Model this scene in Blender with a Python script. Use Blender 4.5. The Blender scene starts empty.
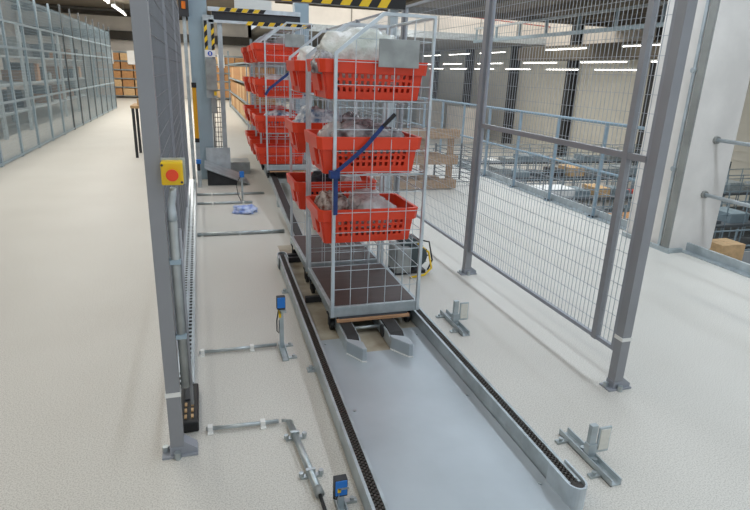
import bpy, math, random
from mathutils import Vector, Matrix, noise

# ---------------------------------------------------------------- camera, world, lights
SC = bpy.context.scene
COL = SC.collection
H = 1.75
def vp_basis():
    P = (375.0, 255.0); D = (197.0, 67.0); V = (310.0, 1960.0)     # vanishing points of the depth and the vertical lines
    f = math.sqrt(-((D[0]-P[0])*(V[0]-P[0]) + (D[1]-P[1])*(V[1]-P[1])))
    ray = lambda p: Vector((p[0]-P[0], -(p[1]-P[1]), -f)).normalized()
    y = ray(D); z = -ray(V); z = (z - y*(y @ z)).normalized(); x = y.cross(z)
    return f, Matrix((x, y, z))
FPX, ROT = vp_basis()
cam_d = bpy.data.cameras.new('camera'); cam = bpy.data.objects.new('camera', cam_d); COL.objects.link(cam)
cam_d.sensor_width = 36; cam_d.lens = FPX/750*36; cam_d.clip_end = 300; cam_d.clip_start = .05
cam.matrix_world = Matrix.Translation((0, 0, H)) @ ROT.to_4x4()
SC.camera = cam
w = bpy.data.worlds.new('world'); SC.world = w; w.use_nodes = True
w.node_tree.nodes['Background'].inputs[0].default_value = (.86, .93, 1, 1)
w.node_tree.nodes['Background'].inputs[1].default_value = .85
def area(name, loc, sx, sy, power, col=(1, 1, 1), rot=(0, 0, 0)):
    d = bpy.data.lights.new(name, 'AREA'); d.shape = 'RECTANGLE'; d.size = sx; d.size_y = sy; d.energy = power; d.color = col
    o = bpy.data.objects.new(name, d); COL.objects.link(o); o.location = loc; o.rotation_euler = rot
    return o
WARM = (1, .97, .9); COOL = (.8, .9, 1)
area('aisle_fill_light', (-3.3, 19, 4.25), .5, 26, 520, WARM)  # fill along the row of tube lamps over the left aisle
area('aisle_fill_light', (-1.3, 5, 4.25), .5, 16, 150, WARM)  # added fill for the near left floor, no lamp hangs here
area('aisle_fill_light', (-.5, 26, 4.25), .5, 16, 600, WARM)  # added to brighten the end wall and its racks, without a fixture
area('conveyor_fill_light', (1.2, 4, 4.25), .5, 14, 130, COOL)  # added fill over the conveyor, unseen and without a fixture
area('hall_fill_light', (4.2, 6, 4.25), .5, 16, 330, COOL)  # added cool fill for the concrete column and right floor, no lamp there
area('hall_fill_light', (9, 14, 4.25), .5, 24, 480, COOL)  # added fill over the lower hall, away from the tube rows
area('hall_fill_light', (11.6, 18, 4.25), .5, 24, 560, WARM)  # added warm fill for the hall wall, no fixture of its own
area('hall_fill_light', (14, 42, 4.0), 10, 18, 1000, WARM)  # added broad fill for the far end of the hall, unseen
area('roof_light', (11, 28, 7.2), 17, 5, 800, WARM)
SC.view_settings.view_transform = 'Standard'; SC.view_settings.look = 'None'
SC.view_settings.gamma = 1; SC.view_settings.exposure = -0.1; SC.view_settings.use_curve_mapping = False

# ---------------------------------------------------------------- materials
MATS = {}
def mat(name, col, rough=.5, metal=0, var=.08, scale=6, bump=0, bscale=None, emit=None, alpha=1, trans=0, col2=None, spec=.5, stretch=None, contrast=(.35, .65)):
    m = bpy.data.materials.new(name); m.use_nodes = True; nt = m.node_tree; b = nt.nodes['Principled BSDF']
    N = lambda t: nt.nodes.new(t); L = nt.links.new
    tc = N('ShaderNodeTexCoord'); src = tc.outputs['Object']
    if stretch:
        mp = N('ShaderNodeMapping'); mp.inputs['Scale'].default_value = stretch; L(src, mp.inputs[0]); src = mp.outputs[0]
    n = N('ShaderNodeTexNoise'); n.inputs['Scale'].default_value = scale; n.inputs['Detail'].default_value = 5; L(src, n.inputs['Vector'])
    r = N('ShaderNodeValToRGB'); L(n.outputs['Fac'], r.inputs[0])
    c1 = col2 if col2 else tuple(max(0, c*(1-2*var)) for c in col)
    r.color_ramp.elements[0].position = contrast[0]; r.color_ramp.elements[1].position = contrast[1]
    r.color_ramp.elements[0].color = (*c1, 1); r.color_ramp.elements[1].color = (*col, 1)
    L(r.outputs[0], b.inputs['Base Color'])
    b.inputs['Roughness'].default_value = rough; b.inputs['Metallic'].default_value = metal
    b.inputs['Alpha'].default_value = alpha; b.inputs['Transmission Weight'].default_value = trans
    b.inputs['Specular IOR Level'].default_value = spec
    if emit:
        b.inputs['Emission Color'].default_value = (*emit[0], 1); b.inputs['Emission Strength'].default_value = emit[1]
    if bump:
        n2 = N('ShaderNodeTexNoise'); n2.inputs['Scale'].default_value = bscale or scale*4; n2.inputs['Detail'].default_value = 4; L(src, n2.inputs['Vector'])
        bp = N('ShaderNodeBump'); bp.inputs['Strength'].default_value = bump; bp.inputs['Distance'].default_value = .02
        L(n2.outputs['Fac'], bp.inputs['Height']); L(bp.outputs[0], b.inputs['Normal'])
    MATS[name] = m; return m
def srgb(r, g, b):
    return tuple(((c/255)/12.92 if c/255 <= .04045 else ((c/255+.055)/1.055)**2.4) for c in (r, g, b))
def floor_mat(name, base, dark, blot):
    m = bpy.data.materials.new(name); m.use_nodes = True; nt = m.node_tree; b = nt.nodes['Principled BSDF']
    N = lambda t: nt.nodes.new(t); L = nt.links.new
    tc = N('ShaderNodeTexCoord')
    n = N('ShaderNodeTexNoise'); n.inputs['Scale'].default_value = 150; n.inputs['Detail'].default_value = 3; L(tc.outputs['Object'], n.inputs['Vector'])
    r = N('ShaderNodeValToRGB'); L(n.outputs['Fac'], r.inputs[0])
    r.color_ramp.elements[0].position = .36; r.color_ramp.elements[0].color = (*dark, 1)
    r.color_ramp.elements[1].position = .56; r.color_ramp.elements[1].color = (*base, 1)
    n2 = N('ShaderNodeTexNoise'); n2.inputs['Scale'].default_value = 1.1; n2.inputs['Detail'].default_value = 6; L(tc.outputs['Object'], n2.inputs['Vector'])
    r2 = N('ShaderNodeValToRGB'); L(n2.outputs['Fac'], r2.inputs[0])
    r2.color_ramp.elements[0].position = .32; r2.color_ramp.elements[0].color = (*blot, 1)
    r2.color_ramp.elements[1].position = .62; r2.color_ramp.elements[1].color = (1, 1, 1, 1)
    mx = N('ShaderNodeMix'); mx.data_type = 'RGBA'; mx.blend_type = 'MULTIPLY'; mx.inputs['Factor'].default_value = 1
    L(r.outputs[0], mx.inputs[6]); L(r2.outputs[0], mx.inputs[7]); L(mx.outputs[2], b.inputs['Base Color'])
    b.inputs['Roughness'].default_value = .45; b.inputs['Specular IOR Level'].default_value = .35
    MATS[name] = m
floor_mat('floor', srgb(212, 209, 201), srgb(182, 178, 170), (.95, .945, .94))
floor_mat('lower_floor', srgb(205, 203, 198), srgb(180, 178, 174), (.85, .85, .85))
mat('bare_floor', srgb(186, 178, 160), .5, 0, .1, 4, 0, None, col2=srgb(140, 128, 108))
mat('paint_grey', srgb(146, 148, 152), .42, .1, .05, 3)
mat('paint_mid', srgb(154, 158, 166), .45, .1, .05, 3)
mat('wire_grey', srgb(176, 182, 188), .5, .1, .05, 3)
mat('wire_dark', srgb(122, 126, 132), .5, .1, .05, 3)
mat('galv', srgb(188, 198, 202), .36, .4, .12, 9, .05, 60)
mat('galv_light', srgb(206, 216, 222), .35, .35, .1, 9)
mat('galv_dull', srgb(170, 174, 172), .5, .35, .15, 7)
mat('zinc', srgb(190, 198, 200), .3, .7, .1, 12)
mat('plate_steel', srgb(180, 188, 193), .4, .3, .06, 2.2, .02, 30)
mat('blue_steel', srgb(160, 180, 192), .45, .15, .05, 3)
mat('blue_grey', srgb(150, 172, 186), .4, .25, .05, 3)
mat('chain', srgb(66, 60, 54), .5, .1, .2, 90)
mat('belt', srgb(40, 38, 37), .55, 0, .2, 20)
mat('belt_brown', srgb(92, 80, 72), .6, 0, .15, 20)
mat('black', srgb(24, 25, 27), .45, 0, .2, 20)
mat('dark', srgb(52, 54, 58), .5, 0, .15, 10)
mat('plywood', srgb(76, 60, 56), .45, 0, .12, 5, 0, None, stretch=(1, 6, 1))
mat('wood_edge', srgb(196, 150, 112), .6, 0, .15, 12, stretch=(1, 8, 8))
mat('pallet_wood', srgb(182, 150, 118), .75, 0, .2, 8, .1, 30, stretch=(1, 8, 8))
mat('table_wood', srgb(206, 168, 120), .6, 0, .1, 6)
mat('crate_red', srgb(230, 66, 32), .38, 0, .06, 5, .03, 40)
mat('red_button', srgb(238, 72, 30), .35, 0, .04, 5)
mat('yellow', srgb(238, 198, 24), .4, 0, .04, 5)
mat('yellow_amber', srgb(230, 166, 20), .4, 0, .06, 5)
mat('sensor_blue', srgb(38, 120, 205), .35, 0, .06, 8)
mat('strap_blue', srgb(34, 62, 122), .7, 0, .15, 30)
mat('white_plastic', srgb(232, 232, 228), .4, 0, .03, 5)
mat('box_card', srgb(190, 140, 92), .8, 0, .12, 5)
mat('box_light', srgb(214, 178, 132), .8, 0, .1, 5)
mat('paper_white', srgb(240, 240, 238), .7, 0, .02, 5)
mat('print_blue', srgb(50, 90, 190), .6, 0, .02, 5)
mat('film', srgb(232, 236, 236), .14, 0, .1, 9, .9, 26, alpha=.62)
mat('film_white', srgb(240, 240, 236), .3, 0, .1, 10, .8, 22, alpha=.9)
mat('film_grey', srgb(196, 196, 198), .16, 0, .3, 14, .9, 28, alpha=.8, col2=srgb(98, 96, 100))
mat('film_green', srgb(240, 238, 234), .22, 0, .1, 5, .8, 22, alpha=.8, col2=srgb(206, 212, 202))
mat('pack_blue', srgb(226, 232, 236), .3, 0, .2, 16, .6, 30, col2=srgb(70, 96, 128))
mat('pack_brown', srgb(206, 198, 190), .2, 0, .2, 22, .8, 34, alpha=.85, col2=srgb(112, 92, 84))
mat('blue_bag', srgb(206, 216, 242), .3, 0, .2, 14, .6, 30, col2=srgb(130, 158, 226))
mat('cloth_dark', srgb(36, 40, 58), .8, 0, .3, 18, .4, 40)
mat('concrete', srgb(230, 226, 220), .8, 0, .07, 2.4, .06, 40)
mat('concrete_steel', srgb(150, 152, 148), .6, .1, .1, 4)
mat('cream_wall', srgb(208, 205, 194), .7, 0, .03, 2)
mat('white_wall', srgb(236, 230, 222), .75, 0, .05, 1.5)
mat('ceiling_dark', srgb(120, 112, 100), .85, 0, .1, 2)
mat('ceiling_grey', srgb(150, 146, 138), .85, 0, .06, 1.5)
mat('beam_dark', srgb(74, 70, 64), .8, 0, .1, 3)
mat('column_dark', srgb(62, 62, 62), .7, .1, .1, 3)
mat('rack_blue', srgb(140, 156, 164), .5, .2, .06, 3)
mat('rack_light', srgb(190, 200, 204), .5, .1, .05, 3)
mat('rack_dark', srgb(92, 98, 102), .55, .2, .06, 3)
mat('soffit', srgb(108, 101, 90), .85, 0, .05, 2)
mat('red_pipe', srgb(190, 70, 50), .5, 0, .05, 5)
mat('goods_red', srgb(190, 60, 40), .6, 0, .1, 5)
mat('goods_blue', srgb(50, 80, 150), .6, 0, .1, 5)
mat('goods_dark', srgb(70, 66, 66), .7, 0, .2, 5)
mat('motor_green', srgb(72, 84, 86), .5, .2, .1, 9)
mat('hazard_black', srgb(26, 26, 26), .6, 0, .05, 5)
mat('tube_lit', srgb(255, 255, 250), .5, 0, .0, 5, emit=((1, .98, .92), 6))
mat('amber_lens', srgb(230, 120, 20), .3, 0, .05, 5)
mat('reflector', srgb(226, 224, 214), .25, .1, .05, 60)

# ---------------------------------------------------------------- mesh helpers
class MB:
    def __init__(s): s.v = []; s.f = []
    def add(s, vs, fs):
        o = len(s.v); s.v += [tuple(v) for v in vs]; s.f += [tuple(i+o for i in f) for f in fs]; return s
    def box(s, x0, x1, y0, y1, z0, z1, M=None):
        vs = [Vector(p) for p in ((x0,y0,z0),(x1,y0,z0),(x1,y1,z0),(x0,y1,z0),(x0,y0,z1),(x1,y0,z1),(x1,y1,z1),(x0,y1,z1))]
        if M: vs = [M @ v for v in vs]
        return s.add(vs, [(0,3,2,1),(4,5,6,7),(0,1,5,4),(1,2,6,5),(2,3,7,6),(3,0,4,7)])
    def tube(s, pts, r, n=8, cap=True, phase=None):
        pts = [Vector(p) for p in pts]; rings = []
        t0 = (pts[1]-pts[0]).normalized()
        up = Vector((0,0,1)) if abs(t0.z) < .9 else Vector((1,0,0))
        a = t0.cross(up).normalized(); ph = math.pi/n if phase is None else phase
        for i, p in enumerate(pts):
            if i == 0: t = t0
            elif i == len(pts)-1: t = (pts[i]-pts[i-1]).normalized()
            else: t = ((pts[i]-pts[i-1]).normalized()+(pts[i+1]-pts[i]).normalized()).normalized()
            a = (a - t*(a @ t)).normalized(); b = t.cross(a)
            rr = r[i] if isinstance(r, (list, tuple)) else r
            rings.append([p+(a*math.cos(ph+2*math.pi*k/n)+b*math.sin(ph+2*math.pi*k/n))*rr for k in range(n)])
        vs = [v for q in rings for v in q]; fs = []
        for i in range(len(pts)-1):
            for k in range(n):
                fs.append((i*n+k, i*n+(k+1) % n, (i+1)*n+(k+1) % n, (i+1)*n+k))
        if cap: fs.append(tuple(reversed(range(n)))); fs.append(tuple(range((len(pts)-1)*n, len(pts)*n)))
        return s.add(vs, fs)
    def wire(s, p, q, r=.002, n=4): return s.tube([p, q], r, n, False)
    def prism(s, poly, ax, a, b):
        def P(u, v, t): return {0: (t, u, v), 1: (u, t, v), 2: (u, v, t)}[ax]
        n = len(poly); vs = [P(u, v, a) for u, v in poly]+[P(u, v, b) for u, v in poly]
        fs = [tuple(reversed(range(n))), tuple(range(n, 2*n))]+[(i, (i+1) % n, n+(i+1) % n, n+i) for i in range(n)]
        return s.add(vs, fs)
    def mesh(s, name, m, smooth=False):
        me = bpy.data.meshes.new(name); me.from_pydata(s.v, [], s.f); me.materials.append(MATS[m])
        import bmesh
        bm = bmesh.new(); bm.from_mesh(me); bmesh.ops.recalc_face_normals(bm, faces=bm.faces); bm.to_mesh(me); bm.free()
        if smooth:
            me.polygons.foreach_set('use_smooth', [True]*len(me.polygons))
        return me
    def build(s, name, m, parent=None, bevel=0, smooth=False, kind=None, label=None, solid=0):
        o = bpy.data.objects.new(name, s.mesh(name, m, smooth)); COL.objects.link(o)
        if parent: o.parent = parent
        if bevel:
            md = o.modifiers.new('bevel', 'BEVEL'); md.width = bevel; md.segments = 2; md.limit_method = 'ANGLE'
        if solid:
            md = o.modifiers.new('solid', 'SOLIDIFY'); md.thickness = solid; md.offset = 0
        if kind: o['kind'] = kind
        if label: o['label'] = label
        return o
def tag(o, label, cat, group=None, kind=None):
    o['label'] = label; o['category'] = cat
    if group: o['group'] = group
    if kind: o['kind'] = kind
    return o
def thing(name, label, cat, loc=(0,0,0), rz=0, group=None):
    o = bpy.data.objects.new(name, None); COL.objects.link(o); o.empty_display_size = .1
    o.location = loc; o.rotation_euler = (0, 0, rz)
    return tag(o, label, cat, group)
def copy_tree(o, parent=None):
    c = o.copy(); COL.objects.link(c); c.parent = parent
    for ch in list(o.children): copy_tree(ch, c)
    return c
def clone(o, loc, label, rz=None, group=None):
    c = copy_tree(o); c.location = loc; c['label'] = label
    if rz is not None: c.rotation_euler = (0, 0, rz)
    if group: c['group'] = group
    return c
def inst(name, me, parent, loc, rot=None, scale=None):
    o = bpy.data.objects.new(name, me); COL.objects.link(o); o.parent = parent; o.location = loc
    if rot: o.rotation_euler = rot
    if scale: o.scale = scale
    return o
def struct(o, label, cat=None):
    o['kind'] = 'structure'; o['label'] = label
    if cat: o['category'] = cat
    return o
def bx(*a): return MB().box(*a)
R_ = math.radians
ORD = ('first', 'second', 'third', 'fourth', 'fifth', 'sixth', 'seventh', 'eighth', 'ninth')

# ---------------------------------------------------------------- the setting
LZ = -2.4
struct(bx(-12, 5.08, -5, 36, -.25, 0).build('floor', 'floor'), 'speckled pale beige mezzanine floor', 'floor')
struct(bx(5.08, 20.2, -5, 60, LZ-.2, LZ).build('floor_lower', 'lower_floor'), 'pale grey hall floor on the lower level', 'floor')
struct(bx(-12, 5.08, 36, 60, -.25, 0).build('floor_far', 'floor'), 'pale floor beyond the far racks', 'floor')
e = MB(); e.box(5.08, 5.11, -5, 36, -.25, .1); e.box(5.0, 5.08, -5, 36, 0, .012)
struct(e.build('trim_1', 'galv'), 'galvanised kick plate along the edge of the mezzanine', 'edge trim')
wl = struct(bx(-9.2, -9, -5, 36, 0, 4.6).build('wall_left', 'white_wall'), 'off white wall behind the aisle racks', 'wall')
wf = struct(bx(-9, 3.2, 36, 36.2, 0, 4.6).build('wall_far', 'white_wall'), 'off white end wall at the end of the aisle', 'wall')
bx(-9, 3.2, 35.6, 36, 3.05, 3.5).build('wall_beam', 'beam_dark', wf)
bx(-9, 3.2, 35.4, 36, 4.25, 4.45).build('wall_beam', 'beam_dark', wf)
wr = struct(bx(20, 20.2, -5, 60, LZ, 5.2).build('wall_right', 'cream_wall'), 'cream ribbed cladding wall of the lower hall', 'wall')
rib = bx(-.03, 0, -5, 60, -.012, .012).mesh('cladding_rib', 'cream_wall')
for k in range(18): inst('cladding_rib', rib, wr, (20, 0, LZ+.35+k*.36))
for i, y in enumerate((15.2, 21.4, 27.6, 33.8, 40.4, 47)):
    c = MB(); c.box(19.4, 19.44, y-.17, y+.17, LZ, 5.2); c.box(19.9, 19.95, y-.17, y+.17, LZ, 5.2); c.box(19.44, 19.9, y-.015, y+.015, LZ, 5.2)
    o = c.build('steel_column', 'column_dark'); tag(o, f'dark steel column against the cream hall wall, {ORD[i]} from the camera', 'column', 'dark columns along the hall wall'); o['kind'] = 'structure'
struct(bx(3.2, 20, 58, 58.2, LZ, 5).build('wall_back', 'cream_wall'), 'cream wall at the far end of the hall', 'wall')
# near ceiling with joists, open strip with roof lights, lower soffit behind a white bulkhead
ce = struct(bx(-12, 20.2, -5, 25, 4.6, 4.8).build('ceiling', 'ceiling_dark'), 'dark ribbed ceiling over the mezzanine', 'ceiling')
bx(-12, 3.2, 25, 36.2, 4.6, 4.8).build('ceiling_panel', 'ceiling_dark', ce)
jm = bx(-.08, .08, -5, 25, -.22, 0).mesh('joist', 'ceiling_dark')
for k in range(11): inst('joist', jm, ce, (-9.5+k*2.9, 0, 4.6))
struct(bx(3.2, 20.2, 25, 32, 7.6, 7.8).build('ceiling_high', 'white_wall'), 'white raised roof strip with roof lights', 'ceiling')
bh = struct(bx(3.2, 20.2, 31, 31.25, 4.0, 7.6).build('wall_bulkhead', 'white_wall'), 'white bulkhead wall under the raised roof strip', 'wall')
bx(3.2, 20.2, 30.85, 31.0, 3.75, 4.1).build('bulkhead_beam', 'galv_light', bh)
for x in (8, 10.4, 13, 15.6, 18): bx(x-.03, x+.03, 30.98, 31, 4.1, 7.6).build('panel_joint', 'ceiling_grey', bh)
struct(bx(3.2, 20.2, 31.25, 60, 3.75, 3.95).build('ceiling_far', 'ceiling_grey'), 'grey soffit over the far part of the hall', 'ceiling')
struct(bx(3.0, 3.2, 36, 60, 0, 4.6).build('wall_partition', 'white_wall'), 'white partition beyond the racks', 'wall')
fr = bx(3.2, 20.2, 24.9, 25, 4.35, 7.6).build('trim_2', 'ceiling_dark'); struct(fr, 'dark fascia along the ceiling edge', 'fascia')

up = bx(19.9, 20, -5, 31, 3.5, 7.6).build('upper_cladding', 'white_wall', wr)
o = bx(18.2, 19.35, 8, 31, 2.8, 3.5).build('duct_casing', 'soffit'); tag(o, 'long grey brown duct casing high along the hall wall', 'duct'); o['kind'] = 'structure'
# concrete column with steel corner rail
cc = struct(bx(4.84, 5.44, 4.62, 5.3, 0, 4.6).build('concrete_column', 'concrete', None, .012), 'pale concrete column standing at the railing', 'column')
MB().tube([(4.825, 4.75, .02), (4.825, 4.75, 4.6)], .018, 8).build('conduit', 'galv', cc)
bx(4.815, 4.84, 4.62, 4.70, .02, 4.6).build('corner_rail', 'concrete_steel', cc)
b = MB(); b.box(4.80, 5.0, 4.585, 4.619, 0, .045); b.box(4.79, 4.814, 4.57, 5.3, 0, .05); b.build('base_angle', 'galv', cc)
bm_ = MB()
for z in (.9, 1.9): bm_.tube([(4.83, 4.75, z), (4.80, 4.75, z)], .028, 8)
bm_.build('pipe_clip', 'galv', cc)

# ceiling lamps
def tube_lamp(x, y, z, L, label, group):
    t = thing('tube_lamp', label, 'lamp', (x, y, z), 0, group)
    bx(-.06, .06, -L/2, L/2, .0, .06).build('housing', 'white_plastic', t)
    MB().tube([(0, -L/2+.05, -.02), (0, L/2-.05, -.02)], .02, 8).build('tube', 'tube_lit', t)
    for s in (-1, 1): bx(-.05, .05, s*(L/2)-.03, s*(L/2)+.03, -.05, .06).build('end_cap', 'white_plastic', t)
    for s in (-.35, .35): MB().wire((0, s*L, .06), (0, s*L, 4.6-z if y < 25 or x < 3 else 3.75-z if y > 31.5 else 7.6-z), .006).build('hanger_wire', 'galv', t)
    return t
for i, y in enumerate((24.5, 30.5)): tube_lamp(-3.3, y, 4.12, 4.6, ('nearer', 'farther')[i]+' lit tube lamp under the dark ceiling above the left aisle', 'aisle tube lamps')
for i, y in enumerate((20, 25.9, 33.6, 38.5, 43.5, 48.5)):
    tube_lamp(17.9, y, 3.3, 3.5, f'lit tube lamp, {ORD[i]} from the camera in the upper row before the hall wall', 'upper hall tube lamps')
for i, y in enumerate((19, 23.2, 27.4, 32, 36.4, 40.6, 44.8, 49)): tube_lamp(18.9, y, 2.35, 3.0, f'lit tube lamp, {ORD[i]} from the camera in the lowest row along the hall wall', 'lowest hall tube lamps')
for i, y in enumerate((17.5, 22, 27, 32.5, 38, 43)): tube_lamp(17.2, y, 2.62, 3.2, f'lit tube lamp, {ORD[i]} from the camera in the middle row before the hall wall', 'middle hall tube lamps')

# roof truss, pipes in the raised strip
def truss(x, y0, y1, z0, z1, label):
    t = thing('roof_truss', label, 'truss', (x, (y0+y1)/2, z0)); L = (y1-y0)/2; hh = z1-z0
    bx(-.09, .09, -L, L, 0, .14).build('bottom_chord', 'blue_steel', t); bx(-.06, .06, -L, L, hh-.1, hh).build('top_chord', 'galv_light', t)
    n = 7; me = bx(-.05, .05, -.05, .05, .14, hh-.1).mesh('web_post', 'blue_steel')
    for k in range(n): inst('web_post', me, t, (0, -L+.2+(2*L-.4)*k/(n-1), 0))
truss(15.2, 16.5, 30.8, 3.62, 4.42, 'blue grey steel truss hanging below the ceiling of the hall')
def pipe(name, pts, r, m, label, cat='pipe'):
    return tag(MB().tube(pts, r, 8).build(name, m, None, 0, True), label, cat)
pipe('overhead_pipe', [(12.5, 30.8, 5.0), (13.2, 26, 4.75)], .13, 'white_wall', 'thick white pipe reaching out from the white bulkhead')
pipe('sprinkler_pipe', [(6, 30.6, 5.35), (19.9, 30.6, 4.72)], .03, 'red_pipe', 'thin red sprinkler pipe along the white bulkhead')

# ---------------------------------------------------------------- mezzanine railing
def railing():
    t = thing('guard_railing', 'blue grey tubular guard railing along the mezzanine edge', 'railing', (5.03, 5.32, 0))
    pm = MB(); pm.box(-.022, .022, -.012, .012, 0, 1.24); pm.box(-.06, .06, -.05, .05, 0, .012)
    me = pm.mesh('post', 'blue_grey')
    bolt = MB().tube([(0, 0, .012), (0, 0, .03)], .012, 6).mesh('bolt', 'dark')
    for k in range(22):
        y = .83+1.055*k; p = inst('post', me, t, (0, y, 0))
        if k < 6:
            for s in (-1, 1): inst('bolt', bolt, p, (-.035, s*.035, 0))
    MB().tube([(0, -.02, 1.25), (0, 24, 1.25)], .021, 8).build('top_rail', 'blue_grey', t, 0, True)
    MB().tube([(0, -.02, .63), (0, 24, .63)], .017, 8).build('middle_rail', 'blue_grey', t, 0, True)
railing()
t = thing('hand_rails', 'two galvanised rails fixed to the front of the concrete column', 'railing', (5.16, 4.62, 0))
for z in (1.22, .64):
    MB().tube([(0, -.02, z), (-.02, -7, z)], .02, 10).build('rail', 'galv_light', t, 0, True)
    MB().tube([(0, 0, z), (0, -.03, z)], .04, 10).build('flange', 'concrete_steel', t)

# ---------------------------------------------------------------- wire mesh machine fences
def mesh_wires(L, z0, z1, vp, hp, r=.0022):
    m = MB(); n = int(L/vp)
    for k in range(1, n+1): m.wire((0, k*L/(n+1), z0), (0, k*L/(n+1), z1), r)
    n = int((z1-z0)/hp)
    for k in range(1, n+1): m.wire((.004, 0, z0+k*(z1-z0)/(n+1)), (.004, L, z0+k*(z1-z0)/(n+1)), r)
    return m
def post_mesh(h):
    m = MB(); m.box(-.03, .03, -.03, .03, 0, h); return m.mesh('post', 'paint_grey')
def foot_mesh(s):
    m = MB(); m.box(-.07, .09, -.045, .045, 0, .01)
    m.prism([(.03, .01), (.088, .01), (.088, .03), (.03, .075)], 1, -.03, .03); m.box(-.033, .033, -.033, .033, .01, .05)
    return m.mesh('foot', 'paint_mid')
def machine_fence(x, ys, h, label, inner, mid, wire='wire_grey', dx=0):
    t = thing('machine_fence', label, 'fence', (x, ys[0], 0)); pm = post_mesh(h); fm = foot_mesh(1)
    bolt = MB().tube([(0, 0, 0), (0, 0, .035)], .016, 6).mesh('bolt', 'zinc')
    clip = MB().box(-.034, .034, -.034, .034, -.011, .011).mesh('clip', 'white_plastic')
    for k, y in enumerate(ys):
        px = -.062 if k > 0 and inner > 0 else 0; p = inst('post', pm, t, (px, y-ys[0], 0)); f = inst('foot', fm, t, (px, y-ys[0], 0))
        if k > 0 and inner > 0: f.rotation_euler = (0, 0, math.pi)
        if k < (1 if inner > 0 else 2):
            inst('bolt', bolt, f, (-.055, .01, 0)); inst('bolt', bolt, f, (.0, -.05, 0))
        if k == 0: inst('clip', clip, p, (0, 0, .33))
    for k in range(len(ys)-1):
        a, bb = ys[k]-ys[0]+.045, ys[k+1]-ys[0]-.045; L = bb-a
        fr = MB()
        fr.box(-.012, .012, a, bb, .22, .245); fr.box(-.012, .012, a, bb, h-.03, h-.005)
        fr.box(-.0125, .0125, a, a+.025, .22, h-.005); fr.box(-.0125, .0125, bb-.025, bb, .22, h-.005)
        pf = fr.build('panel_frame', 'paint_mid', t); pf.location.x = dx
        if mid and k == 0:
            bx(-.017, .017, a+.02, bb-.02, 1.345, 1.38).build('middle_rail', 'paint_grey', pf)
            bx(-.02, .02, a+.16, a+.20, .22, h-.005).build('middle_stile', 'paint_grey', pf)
        wm = mesh_wires(L, .23, h-.02, .037, .1, .0019).build('wire_mesh', wire, t, kind='stuff'); wm.location = (dx, a, 0)
    return t
machine_fence(2.305, [2.39, 4.43, 6.5, 8.57, 10.64], 2.5, 'grey wire mesh fence on posts to the right of the conveyor', -1, True)
machine_fence(-.19, [2.39, 4.46, 6.53, 8.6], 2.5, 'grey mesh fence seen edge on at the left of the conveyor', 1, False, 'wire_dark', -.016)

# emergency stop, its conduit and the cable tray
t = thing('emergency_stop', 'yellow emergency stop box with red mushroom button on the left fence post', 'stop button', (-.118, 2.335, 1.302))
bx(-.041, .041, -.03, .03, 0, .092).build('housing', 'yellow', t, .006)
MB().tube([(.002, -.03, .045), (.002, -.044, .045), (.002, -.046, .045), (.002, -.062, .045)], [.016, .016, .022, .024], 20).build('button', 'red_button', t, .003)
for sx, sz in ((-.035, .08), (.035, .012)): MB().tube([(sx, -.029, sz), (sx, -.0315, sz)], .005, 8).build('screw', 'dark', t)
bx(-.05, .05, .03, .035, -.005, .1).build('mounting_plate', 'galv', t)
t = thing('cable_conduit', 'grey conduit running down the post below the stop button', 'conduit', (-.122, 2.36, 0))
MB().tube([(.0, 0, 1.28), (-.002, .005, 1.25), (-.01, .025, 1.21), (-.012, .03, 1.18), (-.012, .03, 1.14)], [.014, .014, .014, .018, .021], 10).build('gland_tube', 'galv_light', t, 0, True)
MB().tube([(-.012, .03, 1.15), (-.012, .03, .35)], .019, 12).build('pipe', 'galv_dull', t, 0, True)
MB().tube([(.012, .035, 1.1), (.012, .035, .25)], .008, 8).build('cable', 'paint_grey', t, 0, True)
for z in (.95, .6): bx(-.036, .01, .008, .052, z, z+.02).build('pipe_clip', 'blue_steel', t)
t = thing('cable_tray', 'perforated galvanised cable tray on the floor along the left fence', 'cable tray', (-.168, 2.92, 0))
L = 6.3; tr = MB(); n = int(L/.06)
for k in range(n):                       # base strip with two rows of slots
    y0 = k*L/n; y1 = (k+1)*L/n; ym = y0+(y1-y0)*.55
    tr.add([(x, y, .05) for y in (y0, ym, y1) for x in (-.044, -.032, -.012, .012, .032, .044)],
           [(r*6+c, r*6+c+1, r*6+c+7, r*6+c+6) for r in (0, 1) for c in range(5) if not (r == 0 and c in (1, 3))])
tr.build('slotted_cover', 'galv_light', t, kind='stuff')
s = MB(); s.box(-.05, -.044, 0, L, 0, .056); s.box(.044, .05, 0, L, 0, .062); s.box(-.044, .044, 0, L, 0, .006); s.build('tray_body', 'galv_light', t)
s = MB(); s.tube([(-.02, .03, .024), (-.02, L-.1, .024)], .014, 6); s.tube([(.02, .03, .024), (.02, L-.1, .024)], .014, 6); s.build('cable', 'black', t)
t = thing('plug_connector', 'black multi pin connector block with brass contacts at the end of the tray', 'connector', (-.14, 2.72, 0))
bx(-.044, .046, -.19, .19, .0, .06).build('housing', 'black', t, .008)
bx(-.022, .022, .02, .15, .058, .066).build('lid', 'dark', t, .003)
pn = bx(-.006, .006, -.014, .014, 0, .012).mesh('contact', 'table_wood')
for i in range(3):
    for s_ in (-1, 1): inst('contact', pn, t, (s_*.016, -.03-.055*i, .056))

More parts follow.
